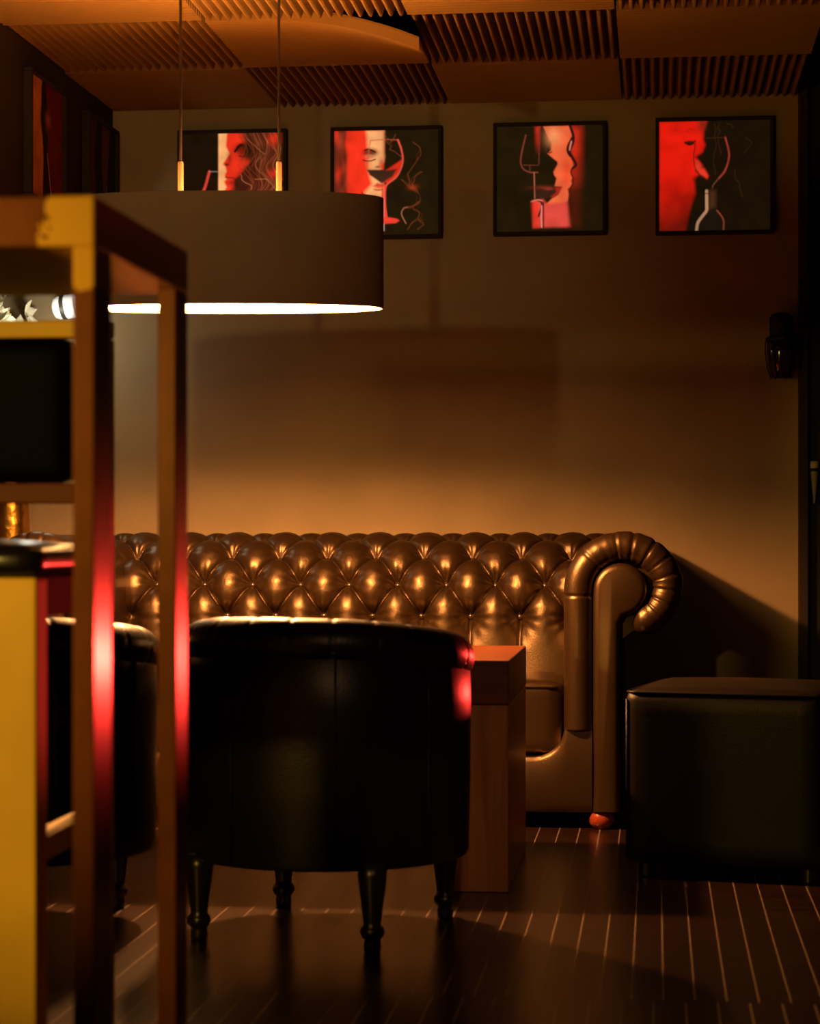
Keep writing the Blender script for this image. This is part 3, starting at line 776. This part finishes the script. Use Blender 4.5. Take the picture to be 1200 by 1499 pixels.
# ------------------------------------------------------------------ bar stool behind it
QX1, QX0, QY0, QY1 = -.815, -1.235, 2.82, 3.245
bs = root('bar_stool', ((QX0+QX1)/2, (QY0+QY1)/2, 0), 'ochre bar stool with black seat and padded back, tucked behind the bar table', 'bar stool')
lg = .056
for x0 in (QX0, QX1-lg):
    obj('leg', abox(x0, x0+lg, QY0, QY0+lg, 0, .722, bev=.004), M['ochre'], bs)
    bm = bmesh.new(); box(bm, x0+.014, x0+lg, QY1-.04, QY1, 0, 1.075, .004); obj('leg', bm, M['ochre'], bs)
obj('seat_rail', abox(QX1-.034, QX1-.012, QY0+lg, QY1-.04, .668, .722, bev=.002), M['red_wood'], bs)
obj('seat_rail', abox(QX0+.012, QX0+.034, QY0+lg, QY1-.04, .668, .722, bev=.002), M['red_wood'], bs)
obj('seat_rail', abox(QX0+lg, QX1-lg, QY0+.012, QY0+.034, .668, .722, bev=.002), M['red_wood'], bs)
for x0 in (QX0+.010, QX1-.046):
    obj('footrest', abox(x0, x0+.036, QY0+lg, QY1-.04, .335, .368, bev=.003), M['ochre'], bs)
obj('seat', cushion(QX0-.004, QX1+.004, QY0-.006, QY1-.045, .7225, .764, .018, .012), M['seat_black'], bs, smooth=True)
obj('top_rail', abox(QX0, QX1, QY1-.04, QY1, 1.0755, 1.102, bev=.004), M['ochre'], bs)
obj('back_rail', abox(QX0+lg, QX1-lg+.0, QY1-.036, QY1-.006, .826, .857, bev=.003), M['rail_red'], bs)
obj('back_pad', cushion(QX0+lg+.001, QX1-lg-.001, QY1-.058, QY1-.004, .8575, 1.075, .014, 0), M['pad_black'], bs, smooth=True)

# ------------------------------------------------------------------ gold vase with pale blossom, on a plinth in the left niche
VX, VY = -1.965, 6.51
pn = tag(obj('plinth', abox(VX-.10, VX+.10, VY-.10, VY+.10, 0, .60, bev=.006), M['black']), 'black plinth under the gold vase beside the sofa', 'plinth')
vs_ = root('vase', (VX, VY, .60), 'tall hammered gold vase beside the sofa, seen under the bar stool back', 'vase')
obj('body', lathe([(.030, 0), (.048, .004), (.055, .05), (.062, .15), (.058, .30), (.046, .45), (.036, .56), (.046, .62), (.042, .615), (.030, .56)], 40), M['gold'], vs_, smooth=True, local=True)
fl = root('flower_arrangement', (VX, VY, 1.16), 'pale cream blossoms on dark twigs, in the gold vase by the left wall', 'flowers')
tw = bmesh.new(); tips = []
for k in range(26):
    a = 2*PI*k/26 + random.random()*.3; sp = .05 + .13*random.random(); hgt = .20 + .20*random.random(); a = a if math.cos(a) < .2 else PI - a; sp *= 1.15 if math.cos(a) > 0 else 1
    p1 = Vector((math.cos(a)*sp*.35, math.sin(a)*sp*.22, hgt*.5)); p2 = Vector((math.cos(a)*sp, math.sin(a)*sp*.6, hgt))
    tube(smoothline([(0, 0, .02), tuple(p1), tuple(p2)], 8), .0022, 5, bm=tw); tips += [p2, p1.lerp(p2, .5), p1.lerp(p2, .75)]
obj('twigs', tw, M['twig'], fl, smooth=True, local=True)
def blossom_bm():
    bm = bmesh.new()
    for k in range(6):
        a = 2*PI*k/6
        def f(i, j):
            u, v = i/4, j/4-.5; L_ = .024*u; w = .015*math.sin(PI*min(1, .12+u*.85))
            p = Vector((L_, v*w*1.3, .010*u*u - .012*v*v)); return Matrix.Rotation(a, 4, 'Z') @ p
        grid(f, 5, 5, bm=bm)
    return bm
b0 = None
for p in tips:
    if b0 is None: b = b0 = obj('blossom', blossom_bm(), M['petal'], fl, smooth=True, local=True)
    else: b = b0.copy(); C.objects.link(b)
    b.parent = fl; b.location = p + Vector((random.uniform(-.01, .01), random.uniform(-.01, .01), 0)); b.scale = (1.7,)*3
    b.rotation_euler = (random.uniform(-1, 1) + .6, random.uniform(-.7, .7), random.random()*6)
# small white wall spotlight
wl = root('wall_spotlight', (-1.822, WY, 1.485), 'small white spotlight with a dark band, right of the pale blossoms', 'lamp')
Rm = Matrix.Translation((0, -.075, .0)) @ Matrix.Rotation(math.radians(-98), 4, 'Y') @ Matrix.Rotation(0, 4, 'X')
obj('lamp_head', lathe([(0, -.034), (.036, -.034), (.038, -.030), (.038, -.004), (.036, -.002)], 28, M=Rm), M['white_lamp'], wl, smooth=True, local=True, angle=40)
obj('band', lathe([(.036, -.0025), (.0385, -.001), (.0385, .010), (.036, .0115)], 28, M=Rm), M['grey_band'], wl, smooth=True, local=True, angle=40)
obj('lens', lathe([(.036, .011), (.036, .020), (.030, .032), (.018, .038), (0, .040)], 28, M=Rm), M['white_lamp'], wl, smooth=True, local=True, angle=60)
obj('bracket', tube([(0, 0, 0), (0, -.03, 0), (0, -.072, .0)], .007, 10), M['grey_band'], wl, smooth=True, local=True)
obj('wall_plate', lathe([(0, 0), (.03, 0), (.03, .008), (0, .010)], 24, M=Matrix.Rotation(PI/2, 4, 'X')), M['grey_band'], wl, smooth=True, local=True, angle=40)

# ------------------------------------------------------------------ right edge
sn = root('wall_lantern', (.372, WY, 1.345), 'dark metal wall lantern at the right end of the plastered wall', 'lamp')
bm = bmesh.new(); box(bm, -.028, .028, -.012, 0, -.09, .09, .003); obj('wall_plate', bm, M['black'], sn, local=True)
obj('cap', lathe([(.012, .098), (.030, .092), (.034, .080), (.034, .030), (.046, .022), (.046, .012)], 24, (0, -.075, 0)), M['black'], sn, smooth=True, local=True, angle=40)
obj('glass', lathe([(.042, .012), (.043, -.02), (.036, -.07), (.026, -.098), (0, -.10)], 24, (0, -.075, 0)), mat('smoked red glass', (.02, .006, .005), .12, spec=.6), sn, smooth=True, local=True)
cg = bmesh.new()
for k in range(6):
    a = PI*k/3
    tube([(math.cos(a)*r, -.075 + math.sin(a)*r, z) for r, z in ((.046, .014), (.047, -.02), (.040, -.07), (.029, -.100))], .0022, 6, bm=cg)
obj('cage', cg, M['black'], sn, smooth=True, local=True)
obj('bracket', tube([(0, 0, .06), (0, -.04, .075), (0, -.06, .06)], .006, 8), M['black'], sn, smooth=True, local=True)
cb = root('sideboard', (.72, 6.48, 0), 'black sideboard in the dark corner right of the ottoman', 'cabinet')
obj('body', abox(.50, 1.02, 6.33, 6.64, .05, .655, bev=.004), M['black'], cb)
obj('worktop', abox(.485, 1.035, 6.31, 6.65, .655, .675, bev=.003), M['black'], cb)
for x in (.53, .98):
    for y in (6.36, 6.60): obj('foot', abox(x-.02, x+.02, y-.02, y+.02, 0, .05), M['black'], cb)
for x0, x1 in ((.505, .757), (.763, 1.015)):
    d = obj('door', abox(x0, x1, 6.315, 6.3295, .06, .645, bev=.002), M['black'], cb)
    obj('handle', tube([(.488 if x0 < .6 else 1.0, 6.305, z) for z in (.56, .60, .64)], .003, 8), M['chrome'], d, smooth=True)
cv = root('ceramic_jar', (.545, 6.42, .675), 'cream and grey ceramic jar with a red band, on the dark sideboard at right', 'jar')
obj('body', lathe([(.012, 0), (.016, .004), (.034, .08), (.046, .13), (.046, .145), (.043, .15)], 32), M['pale_glass'], cv, smooth=True, local=True)
obj('band', lathe([(.0432, .15), (.0435, .152), (.0385, .172), (.037, .173)], 32), M['terracotta'], cv, smooth=True, local=True)
obj('neck', lathe([(.0372, .173), (.024, .23), (.020, .25), (0, .25)], 32), M['pale_ceramic'], cv, smooth=True, local=True)
kb = Matrix.Translation((-.040, -.022, .137)) @ Vector((-.88, -.47, 0)).to_track_quat('Z', 'Y').to_matrix().to_4x4()
obj('knob', lathe([(0, 0), (.010, 0), (.011, .004), (.006, .008), (0, .009)], 18, M=kb), M['pale_ceramic'], cv, smooth=True, local=True)
gl = root('tapered_sconce', (.476, WY+.02, .965), 'pale grey green tapered wall ornament with a dark ring, on the black door', 'ornament')
obj('cone', lathe([(0, -.095), (.003, -.09), (.013, .005), (.013, .012)], 24, (0, -.016, 0)), M['pale_glass'], gl, smooth=True, local=True)
obj('ring', lathe([(.0125, .004), (.0145, .006), (.0145, .012), (.0125, .0135)], 24, (0, -.016, 0)), M['black'], gl, smooth=True, local=True)
obj('cup', lathe([(.012, .013), (.014, .016), (.0145, .032), (.010, .036), (0, .036)], 24, (0, -.016, 0)), M['pale_ceramic'], gl, smooth=True, local=True)

# ------------------------------------------------------------------ lights
def light(name, kind, loc, energy, col, target=None, **k):
    l = bpy.data.lights.new(name, kind); l.energy = energy; l.color = col
    for a, b in k.items(): setattr(l, a, b)
    o = bpy.data.objects.new(name, l); C.objects.link(o); o.location = loc
    if target is not None: o.rotation_euler = (Vector(target)-Vector(loc)).to_track_quat('-Z', 'Y').to_euler()
    return o
light('ceiling_spot', 'SPOT', (-1.285, 2.411, 1.92), 70, (1, .70, .27), (-1.32, 6.70, 1.66), spot_size=math.radians(40), spot_blend=1, shadow_soft_size=.035)
light('pendant_uplight', 'POINT', (LCX, LCY, LZ0+.11), 7.0, (1, .40, .06), shadow_soft_size=.04)
light('pendant_bulb', 'SPOT', (LCX+.02, LCY, LZ0-.004), 315, (1, .40, .115), (LCX, LCY, 0), spot_size=math.radians(161.5), spot_blend=.3, shadow_soft_size=.03)
RA, RE = math.radians(20.0), math.radians(2.6)
light('red_lamp', 'SPOT', (.50, 6.27, .425), 120, (1, .040, .028), (.50 - math.sin(RA)*5, 6.27 - math.cos(RA)*5, .425 + math.tan(RE)*5), spot_size=math.radians(12.0), spot_blend=.35, shadow_soft_size=.03)
light('bar_lamp', 'SPOT', (-1.42, 1.45, 1.00), 66, (1, .60, .09), (-.80, 2.75, .84), spot_size=math.radians(58), spot_blend=.6, shadow_soft_size=.03)
light('front_fill_spot', 'SPOT', (.10, .60, 1.75), 48, (1, .52, .22), (-.40, 4.75, .22), spot_size=math.radians(14), spot_blend=.8, shadow_soft_size=.04)  # unseen fill added to brighten the table leg, cone kept off the wall
light('niche_lamp', 'POINT', (-1.83, 6.44, 1.40), 2.2, (1, .93, .74), shadow_soft_size=.03)

w = bpy.data.worlds.new('night'); sc.world = w; w.use_nodes = True
w.node_tree.nodes['Background'].inputs['Color'].default_value = (1, .72, .45, 1)
w.node_tree.nodes['Background'].inputs['Strength'].default_value = .0015

# ------------------------------------------------------------------ camera
cd = bpy.data.cameras.new('camera'); cam = bpy.data.objects.new('camera', cd); C.objects.link(cam)
cam.location = (0, 0, .78); cam.rotation_euler = (PI/2, 0, math.atan(.1125))
cd.sensor_fit = 'VERTICAL'; cd.sensor_height = 36; cd.sensor_width = 36; cd.lens = 3200/1499*36; cd.shift_y = 32.5/1499
cd.clip_start = .05; cd.clip_end = 50
cd.dof.use_dof = True; cd.dof.focus_distance = 5.9; cd.dof.aperture_fstop = 5.0
sc.camera = cam
sc.view_settings.view_transform = 'Standard'; sc.view_settings.look = 'None'
sc.view_settings.exposure = 0; sc.view_settings.gamma = 1; sc.view_settings.use_curve_mapping = False
try:
    sc.cycles.use_denoising = True; sc.cycles.max_bounces = 8; sc.cycles.sample_clamp_indirect = 4
except Exception: pass
